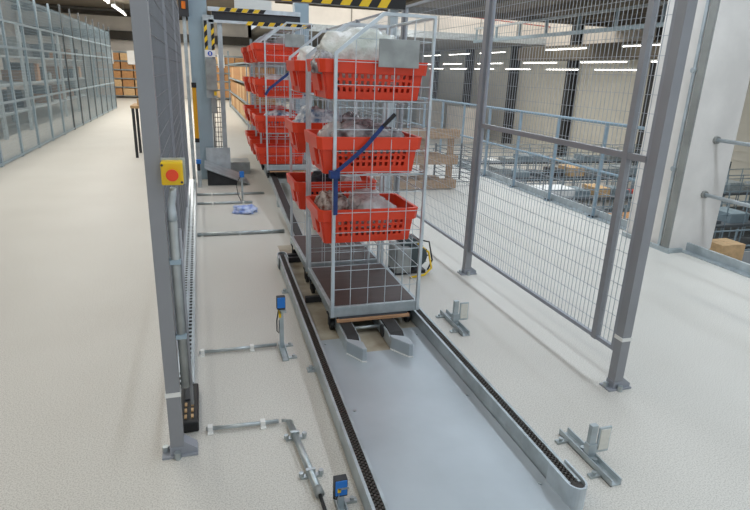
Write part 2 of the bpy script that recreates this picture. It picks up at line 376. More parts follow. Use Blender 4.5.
# floor conduits
def floor_pipe(x0, x1, y, label, clips, r=.011, slope=0):
    t = thing('floor_conduit', label, 'conduit', (x0, y, 0))
    MB().tube([(0, 0, .02), (x1-x0, slope, .02)], r, 8).build('pipe', 'zinc', t, 0, True)
    cm = MB(); cm.box(-.014, .014, -.03, .03, 0, .008); cm.box(-.012, .012, -.016, .016, .0, .035)
    me = cm.mesh('clip', 'white_plastic')
    for c in clips: inst('clip', me, t, (c-x0, slope*(c-x0)/(x1-x0), 0))
    return t
floor_pipe(-.09, .40, 3.35, 'thin floor conduit leading to the blue sensor beside the cart', (-.07, .24))
fp = floor_pipe(-.06, .30, 2.515, 'thin floor conduit bending into a thick pipe in the foreground', (-.04, .22), slope=-.02)
MB().tube([(.375, -.02, .02), (.395, -.022, .02), (.41, -.035, .022), (.413, -.06, .024)], .009, 8).build('elbow', 'zinc', fp, 0, True)
MB().tube([(.413, -.05, .025), (.458, -.58, .025)], .017, 14).build('thick_pipe', 'zinc', fp, 0, True)
MB().tube([(.456, -.56, .025), (.460, -.6, .025)], .021, 12).build('end_bush', 'galv_dull', fp, 0, True)
MB().tube([(.460, -.6, .025), (.463, -.68, .02), (.475, -.9, .012)], .008, 8).build('cable', 'black', fp, 0, True)
for yy, xx in ((-.16, .422), (-.45, .447)):
    c = MB(); c.box(xx-.045, xx+.05, yy-.012, yy+.012, 0, .012); c.box(xx-.021, xx+.021, yy-.008, yy+.008, .0, .045)
    for q in (-.042, .048): c.tube([(xx+q, yy, .01), (xx+q, yy, .03)], .012, 6)
    c.build('pipe_clamp', 'zinc', fp)
floor_pipe(-.1, .84, 6.1, 'long floor conduit crossing to the belt conveyor, nearest of three', (-.05, .35, .7), .02)
floor_pipe(-.1, .62, 7.62, 'middle one of the three far floor conduits', (.1, .5), .016)
floor_pipe(-.1, .84, 8.2, 'farthest floor conduit beside the tilted steel plates', (.1, .5), .016)

# sensors and reflectors
def sensor(name, label, loc, h, s=1.0):
    t = thing(name, label, 'sensor', loc)
    c = MB(); c.box(-.02, .02, -.18, .05, 0, .006); c.box(-.02, -.016, -.18, .05, 0, .03); c.box(.016, .02, -.18, .05, 0, .03); c.build('floor_channel', 'galv', t)
    for y in (-.15, .02):
        bm2 = MB(); bm2.box(.02, .075, y-.012, y+.012, 0, .012); bm2.tube([(.055, y, 0), (.055, y, .024)], .01, 6)
        bm2.build('anchor', 'zinc', t)
    u = MB(); u.box(-.012, .014, -.006, .006, .006, h*.72); u.box(-.014, -.010, -.018, .016, .02, h*.72); u.build('upright', 'galv', t)
    b_ = MB(); b_.box(-.015, .03, -.02, .02, h*.70, h*.76); b_.build('clamp', 'zinc', t)
    hd = bx(-.03, .026, -.014, .022, h-.085, h).build('sensor_head', 'dark', t, .003)
    bx(-.027, .023, -.018, -.013, h-.075, h-.003).build('face', 'sensor_blue', hd, .002)
    bx(-.018, -.004, -.02, -.0, h*.62, h*.75).build('yellow_tag', 'yellow', t)
    MB().tube([(-.018, .0, h*.75), (-.03, 0, h*.55), (-.03, 0, h*.35), (-.018, 0, h*.3), (-.014, .0, h*.55)], .004, 6).build('cable_loop', 'black', t, 0, True)
    return t
sensor('photo_sensor', 'blue photo sensor on a bent bracket left of the near cart', (.432, 3.33, 0), .37)
sensor('photo_sensor', 'blue photo sensor beside the thick pipe at the bottom edge', (.475, 1.85, 0), .15)
def reflector(label, loc):
    t = thing('reflector_stand', label, 'reflector', loc)
    c = MB()
    c.box(-.028, .028, -.2, .2, 0, .006); c.box(-.028, -.022, -.2, .2, 0, .035); c.box(.022, .028, -.2, .2, 0, .035); c.build('floor_channel', 'galv', t)
    for y in (-.12, .14):
        a = MB(); a.box(-.085, -.028, y-.014, y+.014, 0, .012); a.tube([(-.06, y, 0), (-.06, y, .028)], .011, 6)
        a.build('anchor', 'zinc', t)
    u = MB(); u.box(-.015, .02, -.012, .012, .006, .19); u.box(-.02, .03, -.03, .03, .006, .02); u.box(-.02, .024, -.02, .016, .02, .09); u.build('upright', 'galv', t)
    for y in (-.045, .045): MB().tube([(0, y, .006), (0, y, .032)], .014, 6).build('bolt', 'zinc', t)
    h = MB(); h.box(.02, .09, -.014, -.008, .055, .075); h.box(.03, .1, -.014, -.004, .035, .175); h.build('holder', 'galv', t, .003)
    bx(.037, .093, -.0175, -.013, .05, .165).build('reflector', 'reflector', t, .004)
    return t
reflector('reflector stand on a short floor rail, nearest the camera at lower right', (1.72, 1.86, 0))
reflector('reflector stand on a short floor rail between the cart and the mesh fence', (1.72, 3.42, 0))

# ---------------------------------------------------------------- conveyor guides
def guide(name, label, loc, rz, L, side, caps):
    # runs along +Y from the origin, side = +1 when the inner face looks to +X
    t = thing(name, label, 'guide rail', loc, rz)
    c = MB(); c.box(-.034, -.028, 0, L, 0, .1); c.box(.028, .034, 0, L, 0, .1); c.box(-.034, .034, 0, L, 0, .006)
    c.box(-.028, -.02, 0, L, .09, .1); c.box(.02, .028, 0, L, .09, .1)
    c.build('channel', 'galv', t)
    bx(-.02, .02, .0, L, .006, .088).build('chain_bed', 'black', t)
    lk = MB(); n = int(L/.021)
    for k in range(n):
        y = k*L/n
        for j, x in enumerate((-.0135, 0, .0135)):
            yy = y+(.5 if j == 1 else 0)*L/n
            lk.box(x-.0052, x+.0052, yy+.003, yy+.0165, .088, .098)
    lk.build('side_chain', 'chain', t, kind='stuff')
    fm = MB(); fm.box(-.085, -.034, -.025, .025, 0, .01); fm.tube([(-.062, 0, 0), (-.062, 0, .03)], .014, 6)
    me = fm.mesh('foot', 'galv')
    k = .45
    while k < L:
        f = inst('foot', me, t, (0, k, 0))
        if side < 0: f.rotation_euler = (0, 0, math.pi)
        k += 1.3
    for at in caps:
        arc = [(math.cos(a)*.046, math.sin(a)*.06) for a in [math.pi+math.pi*i/12 for i in range(13)]]
        arc2 = [(math.cos(a)*.038, math.sin(a)*.05) for a in [2*math.pi-math.pi*i/12 for i in range(13)]]
        m = MB(); poly = [(-.046, .13)]+arc+[(.046, .13), (.038, .13)]+arc2+[(-.038, .13)]
        nn = len(poly)//2
        outer = [(-.046, .13)]+arc+[(.046, .13)]; inner = [(-.038, .13)]+list(reversed(arc2))+[(.038, .13)]
        vs = [(x, y, z) for z in (0, .112) for x, y in outer]+[(x, y, z) for z in (0, .112) for x, y in inner]; q = len(outer); fs = []
        for i in range(q-1):
            fs += [(i, i+1, q+i+1, q+i), (2*q+i, 3*q+i, 3*q+i+1, 2*q+i+1), (q+i, q+i+1, 3*q+i+1, 3*q+i), (i, 2*q+i, 2*q+i+1, i+1)]
        m.add(vs, fs); o = m.build('end_cap', 'galv_light', t, 0, False)
        w_ = MB().tube([(0, -.012, .02), (0, -.012, .096)], .03, 16).build('sprocket', 'chain', t)
        if at == 1:
            for q_ in (o, w_): q_.rotation_euler = (0, 0, math.pi); q_.location = (0, L, 0)
    return t
guide('guide_rail', 'steel guide rail with black side chain, left of the grey floor plate', (.592, 1.25, 0), R_(-1.1), 3.75, 1, (1,))
guide('guide_rail', 'steel guide rail with black side chain, right of the grey floor plate', (1.462, 1.63, 0), 0, 3.6, -1, (0,))
pl = MB()
pl.prism([(.622, .9), (1.425, .9), (1.425, 3.42), (1.235, 3.42), (1.235, 3.13), (.90, 3.13), (.90, 3.36), (.668, 3.36)], 2, .002, .012)
o = pl.build('floor_plate', 'plate_steel', None, .003); tag(o, 'large grey sheet steel floor plate between the guide rails', 'steel plate')
rv = MB().tube([(0, 0, 0), (0, 0, .005)], .009, 10).mesh('rivet', 'zinc')
for x, y in ((.72, 3.3), (1.38, 3.3), (.71, 2.5), (1.38, 2.5), (.69, 1.7), (1.38, 1.75), (1.05, 1.6)): inst('rivet', rv, o, (x, y, .012))

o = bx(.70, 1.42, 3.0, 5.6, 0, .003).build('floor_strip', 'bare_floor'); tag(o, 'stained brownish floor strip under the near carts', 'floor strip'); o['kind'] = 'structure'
# twin belt conveyor (level, then rising towards the far carts)
t = thing('belt_conveyor', 'low twin belt conveyor carrying the wire carts', 'conveyor', (1.03, 3.0, 0), R_(-1.0))
def bz(y): return .105 if y < 5.5 else .105+.2*(min(y, 7.9)-5.5)/2.4
ys = [3.16, 5.5, 7.9, 12.3]
for x0, x1 in ((.838, .915), (1.135, 1.225)):
    cx0, cx1 = x0-1.03, x1-1.03
    for xa, xb, m in ((cx0-.012, cx0, 'galv'), (cx1, cx1+.01, 'galv')):
        sp = MB(); top = [(y-3.0, bz(y)-.012) for y in ys]
        front = [(.16+.05-.05*math.cos(a), .05+.045*math.sin(a)) for a in [math.pi/2*i/5 for i in range(6)]]
        poly = [(.16, .012)]+front+[(y, z) for y, z in top[1:]]+[(ys[3]-3, .2), (ys[2]-3, .2), (ys[1]-3, .012)]
        sp.prism(poly, 0, xa, xb); sp.build('side_frame', m, t)
    bl = MB(); prof = [(.165, .03), (.163, .06), (.175, .09), (.205, .105)]+[(y-3.0, bz(y)) for y in ys[1:]]
    vs = [(x, y, z) for y, z in prof for x in (cx0, cx1)]+[(x, y, z-.02) for y, z in prof for x in (cx0, cx1)]; n = len(prof)
    fs = [(2*i, 2*i+1, 2*i+3, 2*i+2) for i in range(n-1)]+[(2*n+2*i, 2*n+2*i+2, 2*n+2*i+3, 2*n+2*i+1) for i in range(n-1)]
    fs += [(2*i, 2*i+2, 2*n+2*i+2, 2*n+2*i) for i in range(n-1)]+[(2*i+1, 2*n+2*i+1, 2*n+2*i+3, 2*i+3) for i in range(n-1)]
    bl.add(vs, fs); bl.build('belt', 'belt', t)
    g = MB(); cm = (cx0+cx1)/2
    g.prism([(cx0-.014, .165), (cx0-.014, .13), (cx1-.02, .005), (cx1+.006, .0), (cx1+.006, .10), (cx1-.02, .13)], 2, .012, .105)
    g.build('end_guard', 'plate_steel', t, .004)
    f = MB(); f.prism([(cx0-.018, .128), (cx1-.022, -.0), (cx1+.008, -.006), (cx1+.006, .004), (cx0-.008, .14)], 2, .012, .02); f.build('guard_lip', 'white_plastic', t)
    for y in (5.0, 6.2, 7.4): bx(cx0+.01, cx1-.01, y-3-.05, y-3+.05, 0, bz(y)-.04).build('support_leg', 'galv', t)
MB().tube([(-.11, .42, .05), (.105, .42, .05)], .012, 10).build('axle', 'zinc', t, 0, True)
MB().tube([(.085, .33, .055), (.103, .33, .055)], .045, 20).build('pulley', 'dark', t, .004)
bx(-.11, .105, 5.0, 9.3, .2, .26).build('bed_plate', 'galv_dull', t)
for y, x in ((4.05, -.24), (5.05, -.24)): bx(-.33, -.19, y-3-.02, y-3+.02, 0, .05).build('cross_bar', 'dark', t)
b = MB(); b.box(-.33, -.19, 2.1, 2.15, .0, .06); b.build('cross_bar', 'dark', t)
# drive motor beyond the cart
t = thing('gear_motor', 'dark grey gear motor with yellow cable beside the near cart', 'motor', (1.83, 4.62, 0))
MB().tube([(0, -.12, .17), (0, .16, .17)], .1, 20).build('housing', 'motor_green', t, .006)
fins = MB()
for k in range(12):
    a = 2*math.pi*k/12; fins.box(-.004, .004, -.1, .13, .095, .116, Matrix.Translation((0, 0, .17)) @ Matrix.Rotation(a, 4, 'Y'))
fins.build('cooling_fins', 'motor_green', t)
MB().tube([(0, .16, .17), (0, .22, .17)], [.1, .085], 20).build('fan_cover', 'dark', t, .004)
bx(-.13, .03, -.06, .1, .24, .33).build('terminal_box', 'motor_green', t, .008)
bx(-.2, -.06, -.13, .13, .02, .26).build('gearbox', 'galv_dull', t, .012)
bx(-.2, .1, -.1, .12, 0, .03).build('base', 'dark', t)
MB().tube([(.02, -.05, .28), (.12, -.1, .2), (.14, -.14, .06), (.05, -.2, .02), (-.1, -.22, .012)], .01, 8).build('cable', 'yellow', t, 0, True)
MB().tube([(.03, .02, .3), (.16, 0, .27), (.19, -.03, .1), (.12, -.1, .03)], .008, 8).build('hose', 'black', t, 0, True)

# ---------------------------------------------------------------- wire carts
CW, CD = .66, .86
def make_cart(label, shelves=(.64, 1.12, 1.585)):
    t = thing('wire_cart', label, 'cart', (0, 0, 0), 0, 'wire carts on the conveyor')
    f = MB()
    f.box(0, CW, 0, .03, .125, .2); f.box(0, CW, CD-.03, CD, .125, .2); f.box(0, .03, .03, CD-.03, .145, .2); f.box(CW-.03, CW, .03, CD-.03, .145, .2)
    f.build('base_frame', 'galv', t, .003)
    bx(.03, CW-.03, .03, CD-.03, .185, .203).build('deck', 'plywood', t)
    bx(.04, CW-.09, -.05, -.02, .105, .123).build('toe_board', 'wood_edge', t)
    bx(.06, CW-.1, -.03, .05, .12, .126).build('board_bracket', 'dark', t)
    tread = MB().tube([(-.012, 0, 0), (.012, 0, 0)], .04, 16).mesh('wheel', 'black')
    fk = MB(); fk.box(-.022, -.016, -.02, .02, -.005, .085); fk.box(.016, .022, -.02, .02, -.005, .085); fk.box(-.03, .03, -.03, .03, .08, .09)
    fkm = fk.mesh('fork', 'dark')
    for x in (.028, CW-.06):
        for y in (.08, CD-.08):
            w_ = inst('wheel', tread, t, (x, y, .041)); inst('fork', fkm, w_, (0, 0, 0))
    r = .0125; xl, xr = .016, CW-.016
    fm = MB().tube([(xl, 0, .13), (xl, 0, 1.86), (.31, 0, 2.095), (xr, 0, 2.095), (xr, 0, .13)], r*1.25, 4).mesh('end_frame', 'galv_light')
    wm = MB(); cols = 4
    for k in range(1, cols+1):
        x = xl+(xr-xl)*k/(cols+1); zt = 2.09 if x > .31 else 1.86+(x-xl)/(.31-xl)*.235
        wm.wire((x, 0, .19), (x, 0, zt), .0028)
    for k in range(13):
        z = .33+k*.135; x0 = xl if z < 1.86 else xl+(z-1.86)/.235*(.31-xl)
        wm.wire((x0, .004, z), (xr, .004, z), .0028)
    wme = wm.mesh('end_grid', 'galv_light')
    for y in (.0, CD):
        e_ = inst('end_frame', fm, t, (0, y, 0)); g_ = inst('end_grid', wme, e_, (0, 0, 0)); g_['kind'] = 'stuff'
    s = MB(); n = 5
    for k in range(1, n): s.wire((xr, CD*k/n, .19), (xr, CD*k/n, 2.09), .0028)
    for k in range(13): s.wire((xr-.004, 0, .33+k*.135), (xr-.004, CD, .33+k*.135), .0028)
    s.build('side_grid', 'galv_light', t, kind='stuff')
    MB().tube([(xr, 0, 2.095), (xr, CD, 2.095)], .011, 6).build('side_rail', 'galv_light', t)
    sm = MB(); sm.tube([(xl, .01, 0), (xr, .01, 0), (xr, CD-.01, 0), (xl, CD-.01, 0), (xl, .01, 0)], .006, 6)
    for k in range(1, 12): sm.wire((xl+(xr-xl)*k/12, .01, .002), (xl+(xr-xl)*k/12, CD-.01, .002), .0025)
    for k in range(1, 4): sm.wire((xl, CD*k/4, -.003), (xr, CD*k/4, -.003), .003)
    sme = sm.mesh('shelf', 'galv')
    for z in shelves: inst('shelf', sme, t, (0, 0, z))
    bx(.28, .545, -.02, -.014, 1.79, 1.955).build('label_plate', 'galv_dull', t, .003)
    return t
cA = make_cart('foremost wire cart on the conveyor with a brown deck and red crates'); cA.location = (.785, 3.46, 0)
cB = clone(cA, (.785, 4.42, 0), 'second wire cart, directly behind the foremost one')
cC = clone(cA, (.865, 8.0, .26), 'third wire cart, first of the far group behind the gap')
cD = clone(cA, (.88, 8.95, .26), 'fourth wire cart, partly hidden behind the third')
cE = clone(cA, (.895, 9.9, .26), 'fifth wire cart, second last of the far group')
cF = clone(cA, (.91, 10.9, .26), 'last wire cart at the back of the far group')

# ---------------------------------------------------------------- red crates
def make_crate(label):
    t = thing('red_crate', label, 'crate', (0, 0, 0), 0, 'red plastic crates on the carts')
    b0, b1, w0, w1, Hh, zr = .275, .295, .20, .215, .235, .155
    bo = MB()
    def wall(p00, p10, p11, p01, n, holes):
        p00, p10, p11, p01 = map(Vector, (p00, p10, p11, p01))
        us = [0, .07]+[.07+.86*(i+1)/(2*n+1) for i in range(2*n+1)]+[1]
        vs_ = [0, .30, .46, .56, .72, .82, .98, 1] if holes else [0, 1]
        pts = []
        for v in vs_:
            for u in us: pts.append((p00*(1-u)+p10*u)*(1-v)+(p01*(1-u)+p11*u)*v)
        W = len(us); fs = []
        for j in range(len(vs_)-1):
            for i in range(W-1):
                if holes and j in (1, 3, 5) and 1 < i < W-2 and i % 2 == 0: continue
                fs.append((j*W+i, j*W+i+1, (j+1)*W+i+1, (j+1)*W+i))
        bo.add(pts, fs)
    c0 = [(-b0, -w0, 0), (b0, -w0, 0), (b0, w0, 0), (-b0, w0, 0)]; c1 = [(-b1, -w1, zr), (b1, -w1, zr), (b1, w1, zr), (-b1, w1, zr)]
    wall(c0[0], c0[1], c1[1], c1[0], 13, True); wall(c0[2], c0[3], c1[3], c1[2], 13, True)
    wall(c0[1], c0[2], c1[2], c1[1], 8, False); wall(c0[3], c0[0], c1[0], c1[3], 8, False)
    bo.add(c0, [(0, 1, 2, 3)])
    bo.build('body', 'crate_red', t, solid=.006)
    rm = MB(); levels = [(b1, w1, zr), (.325, .242, zr), (.332, .248, Hh), (.31, .226, Hh), (b1+.004, w1+.004, zr+.003)]
    vs = []; fs = []
    for hx, hy, z in levels:
        c = .028
        vs += [(-hx+c, -hy, z), (hx-c, -hy, z), (hx, -hy+c, z), (hx, hy-c, z), (hx-c, hy, z), (-hx+c, hy, z), (-hx, hy-c, z), (-hx, -hy+c, z)]
    for l in range(4):
        for k in range(8): fs.append((l*8+k, l*8+(k+1) % 8, (l+1)*8+(k+1) % 8, (l+1)*8+k))
    rm.add(vs, fs); rm.build('rim', 'crate_red', t, .003)
    for s_ in (-1, 1):
        hnd = MB(); hnd.prism([(s_*.285, .04), (s_*.30, .04), (s_*.322, .158), (s_*.285, .158)], 1, -.075, .075)
        hnd.build('handle', 'crate_red', t, .004)
        for q in (-1, 1): MB().prism([(s_*.272, 0), (s_*.284, 0), (s_*.308, .158), (s_*.28, .158)], 1, q*.165-.03, q*.165+.03).build('corner_rib', 'crate_red', t)
    return t
LV = (.648, 1.128, 1.593)
names = ('lowest', 'middle', 'top')
k0 = None
CR = {}
rnd = random.Random(4)
for ci, (cn, cy, cx) in enumerate((('foremost', 3.735, 1.058), ('second', 4.72, 1.06))):
    for li, z in enumerate(LV):
        lab = f'red perforated crate on the {names[li]} shelf of the {cn} cart'
        p = (cx + (0, -.015, .008)[li], cy + (0, -.03, .0)[li], z)
        if k0 is None: k0 = make_crate(lab); k0.location = p; o = k0
        else: o = clone(k0, p, lab)
        CR[(ci, li)] = p; o.scale = (1.07, 1, 1)
o4 = ('deck', 'second level', 'third level', 'top level')
for ci, (cn, cy) in enumerate((('third', 8.28), ('fourth', 9.25), ('fifth', 10.2))):
    for li, z in enumerate((.205, .648, 1.128, 1.593)):
        p = (1.10+rnd.uniform(-.02, .02), cy, z+.26)
        clone(k0, p, f'red perforated crate on the {o4[li]} of the {cn} cart')
# ---------------------------------------------------------------- bags and goods in the crates
def blob(name, label, loc, size, m, seed, cat='bag', rough=1.0, sub=4, flat=.25):
    import bmesh
    bm = bmesh.new(); bmesh.ops.create_icosphere(bm, subdivisions=sub, radius=1)
    off = Vector((seed*3.7, seed*1.3, seed*7.1))
    for v in bm.verts:
        p = v.co.copy(); n1 = noise.noise(p*1.3+off); n2 = abs(noise.noise(p*3.1+off)); n3 = abs(noise.noise(p*7+off))
        s_ = 1+rough*(.28*n1-.30*n2-.16*n3+.12)
        sq = Vector((math.copysign(abs(p.x)**.75, p.x), math.copysign(abs(p.y)**.75, p.y), math.copysign(abs(p.z)**.9, p.z)))
        q = sq*s_
        if q.z < -flat: q.z = -flat+(q.z+flat)*.1
        v.co = Vector((q.x*size[0], q.y*size[1], (q.z+flat)*size[2]))
    me = bpy.data.meshes.new(name); bm.to_mesh(me); bm.free(); me.materials.append(MATS[m])
    me.polygons.foreach_set('use_smooth', [True]*len(me.polygons))
    o = bpy.data.objects.new(name, me); COL.objects.link(o); o.location = loc
    return tag(o, label, cat)
c = CR[(0, 2)]
blob('plastic_bag', 'big cloudy plastic bag bulging out of the top crate of the foremost cart', (c[0]+.0, c[1]+.02, c[2]+.1), (.27, .19, .255), 'film_green', 1)
blob('plastic_bag', 'white foil bag at the left end of the topmost front crate', (c[0]-.21, c[1]+.07, c[2]+.12), (.1, .15, .17), 'film_white', 2)
blob('plastic_bag', 'crumpled silver grey foil hanging over the left rim of the topmost front crate', (c[0]-.285, c[1]-.06, c[2]+.15), (.075, .13, .11), 'film_grey', 3)
c = CR[(0, 1)]
blob('plastic_bag', 'silvery crumpled film filling the middle crate of the foremost cart', (c[0]+.03, c[1], c[2]+.1), (.24, .17, .17), 'film_grey', 4)
blob('plastic_bag', 'pale clear film on the left in the middle front crate', (c[0]-.18, c[1]+.06, c[2]+.1), (.1, .12, .16), 'film', 5)
c = CR[(0, 0)]
blob('plastic_bag', 'clear plastic film with white packs in the lowest front crate', (c[0]+.07, c[1]-.0, c[2]+.08), (.17, .15, .17), 'film', 6)
blob('white_pack', 'flat white pack under clear film in the lowest front crate', (c[0]+.07, c[1]-.02, c[2]+.08), (.17, .13, .1), 'film_white', 7, 'pack', .6)
blob('plastic_bag', 'brownish crumpled plastic bag at the left end of the lowest front crate', (c[0]-.2, c[1]+.05, c[2]+.11), (.1, .18, .15), 'pack_brown', 8)
c = CR[(1, 2)]
blob('plastic_bag', 'white plastic bag on the top crate of the second cart', (c[0]-.1, c[1], c[2]+.12), (.2, .18, .18), 'film_white', 9)
c = CR[(1, 1)]
blob('plastic_bag', 'blue and white printed packs in the middle crate of the second cart', (c[0]-.12, c[1]-.02, c[2]+.12), (.19, .17, .17), 'pack_blue', 10)
blob('plastic_bag', 'grey crumpled bag at the right in the middle crate of the second cart', (c[0]+.17, c[1]-.02, c[2]+.11), (.12, .16, .16), 'film_grey', 11)
c = CR[(1, 0)]
blob('dark_garment', 'dark folded goods in the lowest crate of the second cart', (c[0]-.05, c[1]-.0, c[2]+.1), (.18, .15, .14), 'cloth_dark', 12, 'goods')
blob('plastic_bag', 'small clear bag in the lowest crate of the second cart', (c[0]+.15, c[1]-.05, c[2]+.1), (.1, .12, .14), 'film', 13)
blob('plastic_bag', 'pale plastic goods in the third level crate of the third cart', (1.1, 8.28, 1.128+.26+.1), (.22, .15, .15), 'film', 14)
blob('plastic_bag', 'dark and pale goods in the second level crate of the third cart', (1.1, 8.3, (.648+.26+.1)), (.22, .15, .15), 'pack_blue', 15)
# straps
def strap(name, label, pts, wd, m='strap_blue', tail=None, nrm=(0, -1, 0)):
    t = thing(name, label, 'strap', pts[0]); P0 = Vector(pts[0]); s = MB(); pts = [Vector(p)-P0 for p in pts]; n = Vector(nrm)
    vs = []
    for i, p in enumerate(pts):
        d = (pts[min(i+1, len(pts)-1)]-pts[max(i-1, 0)]).normalized(); sd = d.cross(n).normalized()*wd/2
        vs += [p-sd-n*.002, p+sd-n*.002, p+sd+n*.002, p-sd+n*.002]
    fs = []
    for i in range(len(pts)-1):
        for k in range(4): fs.append((4*i+k, 4*i+(k+1) % 4, 4*i+4+(k+1) % 4, 4*i+4+k))
    fs += [(3, 2, 1, 0), tuple(4*(len(pts)-1)+k for k in range(4))]
    s.add(vs, fs); s.build('webbing', m, t); return t
fy = 3.435
st = strap('tie_strap', 'blue tie strap slung diagonally across the front of the foremost cart', [(1.185, fy, 1.51), (1.10, fy, 1.425), (1.0, fy, 1.31), (.906, fy, 1.226), (.83, fy, 1.165), (.78, fy-.006, 1.125)], .026)
q = MB(); q.tube([(0, 0, 0), (-.075, 0, -.075)], .013, 6); q.build('grip', 'black', st)
q = MB(); q.box(-.395, -.368, -.016, -.006, -.64, -.36); q.box(-.42, -.36, -.03, .03, -.40, -.355); q.build('loose_end', 'strap_blue', st)
strap('tie_strap', 'blue tie strap slung across the front of the third cart', [(1.42, 7.97, 1.91), (1.2, 7.97, 1.72), (.92, 7.97, 1.5), (.87, 7.97, 1.42)], .035)
strap('tie_strap', 'blue strap hanging straight down at the right of the third cart', [(1.42, 7.965, 1.91), (1.43, 7.965, 1.6), (1.425, 7.965, 1.42)], .045)

# ---------------------------------------------------------------- hazard beams and lift
def hazard_bar(parent, x0, x1, y0, z0, z1, step, name='stripe'):
    n = int((x1-x0)/step); hh = z1-z0
    yo = MB().prism([(0, 0), (step/2, 0), (step/2+hh*.6, hh), (hh*.6, hh)], 1, -.004, 0).mesh('hazard_stripe', 'yellow')
    bx(x0, x1, y0, y0+.02, z0, z1).build('hazard_plate', 'hazard_black', parent)
    for k in range(n): inst('hazard_stripe', yo, parent, (x0+k*step, y0, z0))
t = thing('hazard_beam', 'black and yellow striped beam hanging above the near carts', 'beam', (0, 5.6, 2.36))
bx(-.15, 1.99, .02, .1, 0, .12).build('beam', 'galv_dull', t)
hazard_bar(t, -.15, 1.99, 0, 0, .1, .185)
bx(1.87, 1.95, .1, .18, -2.36, 1.2).build('support_post', 'galv', t)
bx(-.13, -.05, .1, .18, 0, 2.2).build('hanger', 'galv', t)
t = thing('lift_frame', 'blue grey lift frame with columns behind the far carts', 'lift', (0, 9.5, 0))
bx(-.09, .19, 0, .2, 0, 4.5).build('column', 'blue_steel', t)
bx(-.17, -.12, -.05, .05, 0, 4.5).build('guide_post', 'galv', t)
bx(.33, .40, -.05, .03, 0, 2.45).build('guide_post', 'galv', t)
bx(1.62, 1.86, .6, .8, 0, 4.5).build('column', 'blue_steel', t)
bx(.62, 1.2, .3, .33, 2.56, 3.3).build('white_panel', 'white_plastic', t)
dk = bx(.26, 1.6, -.06, .5, 2.44, 2.56).build('cross_beam', 'dark', t)
bx(.2, 1.6, -.1, -.06, 2.4, 2.44).build('lower_bar', 'galv_light', t)
bx(.2, 1.6, -.1, -.06, 2.56, 2.62).build('upper_bar', 'galv_light', t)
st_ = MB().prism([(0, 0), (.08, 0), (.12, .055), (.04, .055)], 1, -.006, 0).mesh('hazard_stripe', 'yellow')
sb_ = MB().prism([(0, 0), (.08, 0), (.12, .055), (.04, .055)], 1, -.006, 0).mesh('hazard_stripe', 'hazard_black')
for k in range(4): inst('hazard_stripe', st_, t, (.35+k*.17, -.1, 2.563)); inst('hazard_stripe', sb_, t, (.435+k*.17, -.1, 2.563))
for k in range(6): inst('hazard_stripe', st_, t, (.75+k*.17, -.1, 2.388)); inst('hazard_stripe', sb_, t, (.835+k*.17, -.1, 2.388))
for j, x in enumerate((.155, .255)):
    bx(x-.022, x+.022, -.12, -.1, 1.93-.04*j, 2.42-.04*j).build('hazard_plate', 'hazard_black', t)
    vs_ = MB().prism([(-.022, 0), (.022, .05), (.022, .12), (-.022, .07)], 1, -.004, 0).mesh('hazard_stripe', 'yellow')
    for k in range(3): inst('hazard_stripe', vs_, t, (x, -.12, 1.95-.04*j+k*.15))
bx(.12, .28, -.1, -.06, 1.3, 2.5).build('back_strip', 'galv', t)
t2 = thing('control_box', 'grey control cabinet on the lift frame below the hazard stripes', 'control box', (.2, 9.37, 1.42))
bx(-.075, .085, -.08, .03, 0, .45).build('housing', 'galv_dull', t2, .006)
bx(-.02, .06, -.07, .0, -.35, -.12).build('switch_box', 'galv_dull', t2, .004)
bx(.03, .07, -.1, -.08, -.08, -.02).build('switch', 'yellow', t2)
t2 = thing('information_sign', 'small white sign with a blue circle on the lift frame', 'sign', (.2, 9.26, 1.9))
bx(-.075, .075, 0, .012, 0, .1).build('panel', 'paper_white', t2)
MB().tube([(0, -.001, .05), (0, -.004, .05)], .035, 20).build('symbol', 'print_blue', t2)
bx(-.008, .008, -.006, -.004, .03, .07).build('mark', 'paper_white', t2)
t2 = thing('light_curtain', 'yellow safety light curtain post in front of the lift column', 'light curtain', (-.06, 9.0, 0))
bx(-.03, .03, -.03, .03, .72, 1.46).build('housing', 'yellow_amber', t2, .006)
bx(-.035, .035, -.035, .035, 1.46, 1.53).build('top_cap', 'black', t2); bx(-.033, .033, -.033, .033, .66, .72).build('bottom_cap', 'black', t2)
bx(-.03, .03, .03, .07, 0, 1.5).build('stand', 'galv', t2)
t2 = thing('warning_light', 'small amber warning light high beside the lift column', 'lamp', (-.14, 9.36, 2.56))
MB().tube([(0, 0, 0), (0, 0, .1)], .03, 12).build('lens', 'amber_lens', t2); bx(-.07, .07, .0, .06, -.1, .3).build('back_plate', 'dark', t2)
t2 = thing('guard_screen', 'dark grid screen panel at the foot of the lift', 'screen', (.3, 9.8, 0))
fr = MB(); fr.box(-.1, .1, 0, .03, .2, .24); fr.box(-.1, -.07, 0, .03, 0, 1.3); fr.box(.07, .1, 0, .03, 0, 1.3); fr.build('frame', 'galv_dull', t2)
gr = MB()
for k in range(12): gr.wire((-.1, .015, .25+k*.08), (.1, .015, .25+k*.08), .006)
for k in range(4): gr.wire((-.06+.04*k, .015, .2), (-.06+.04*k, .015, 1.25), .006)
gr.build('grid', 'dark', t2, kind='stuff')

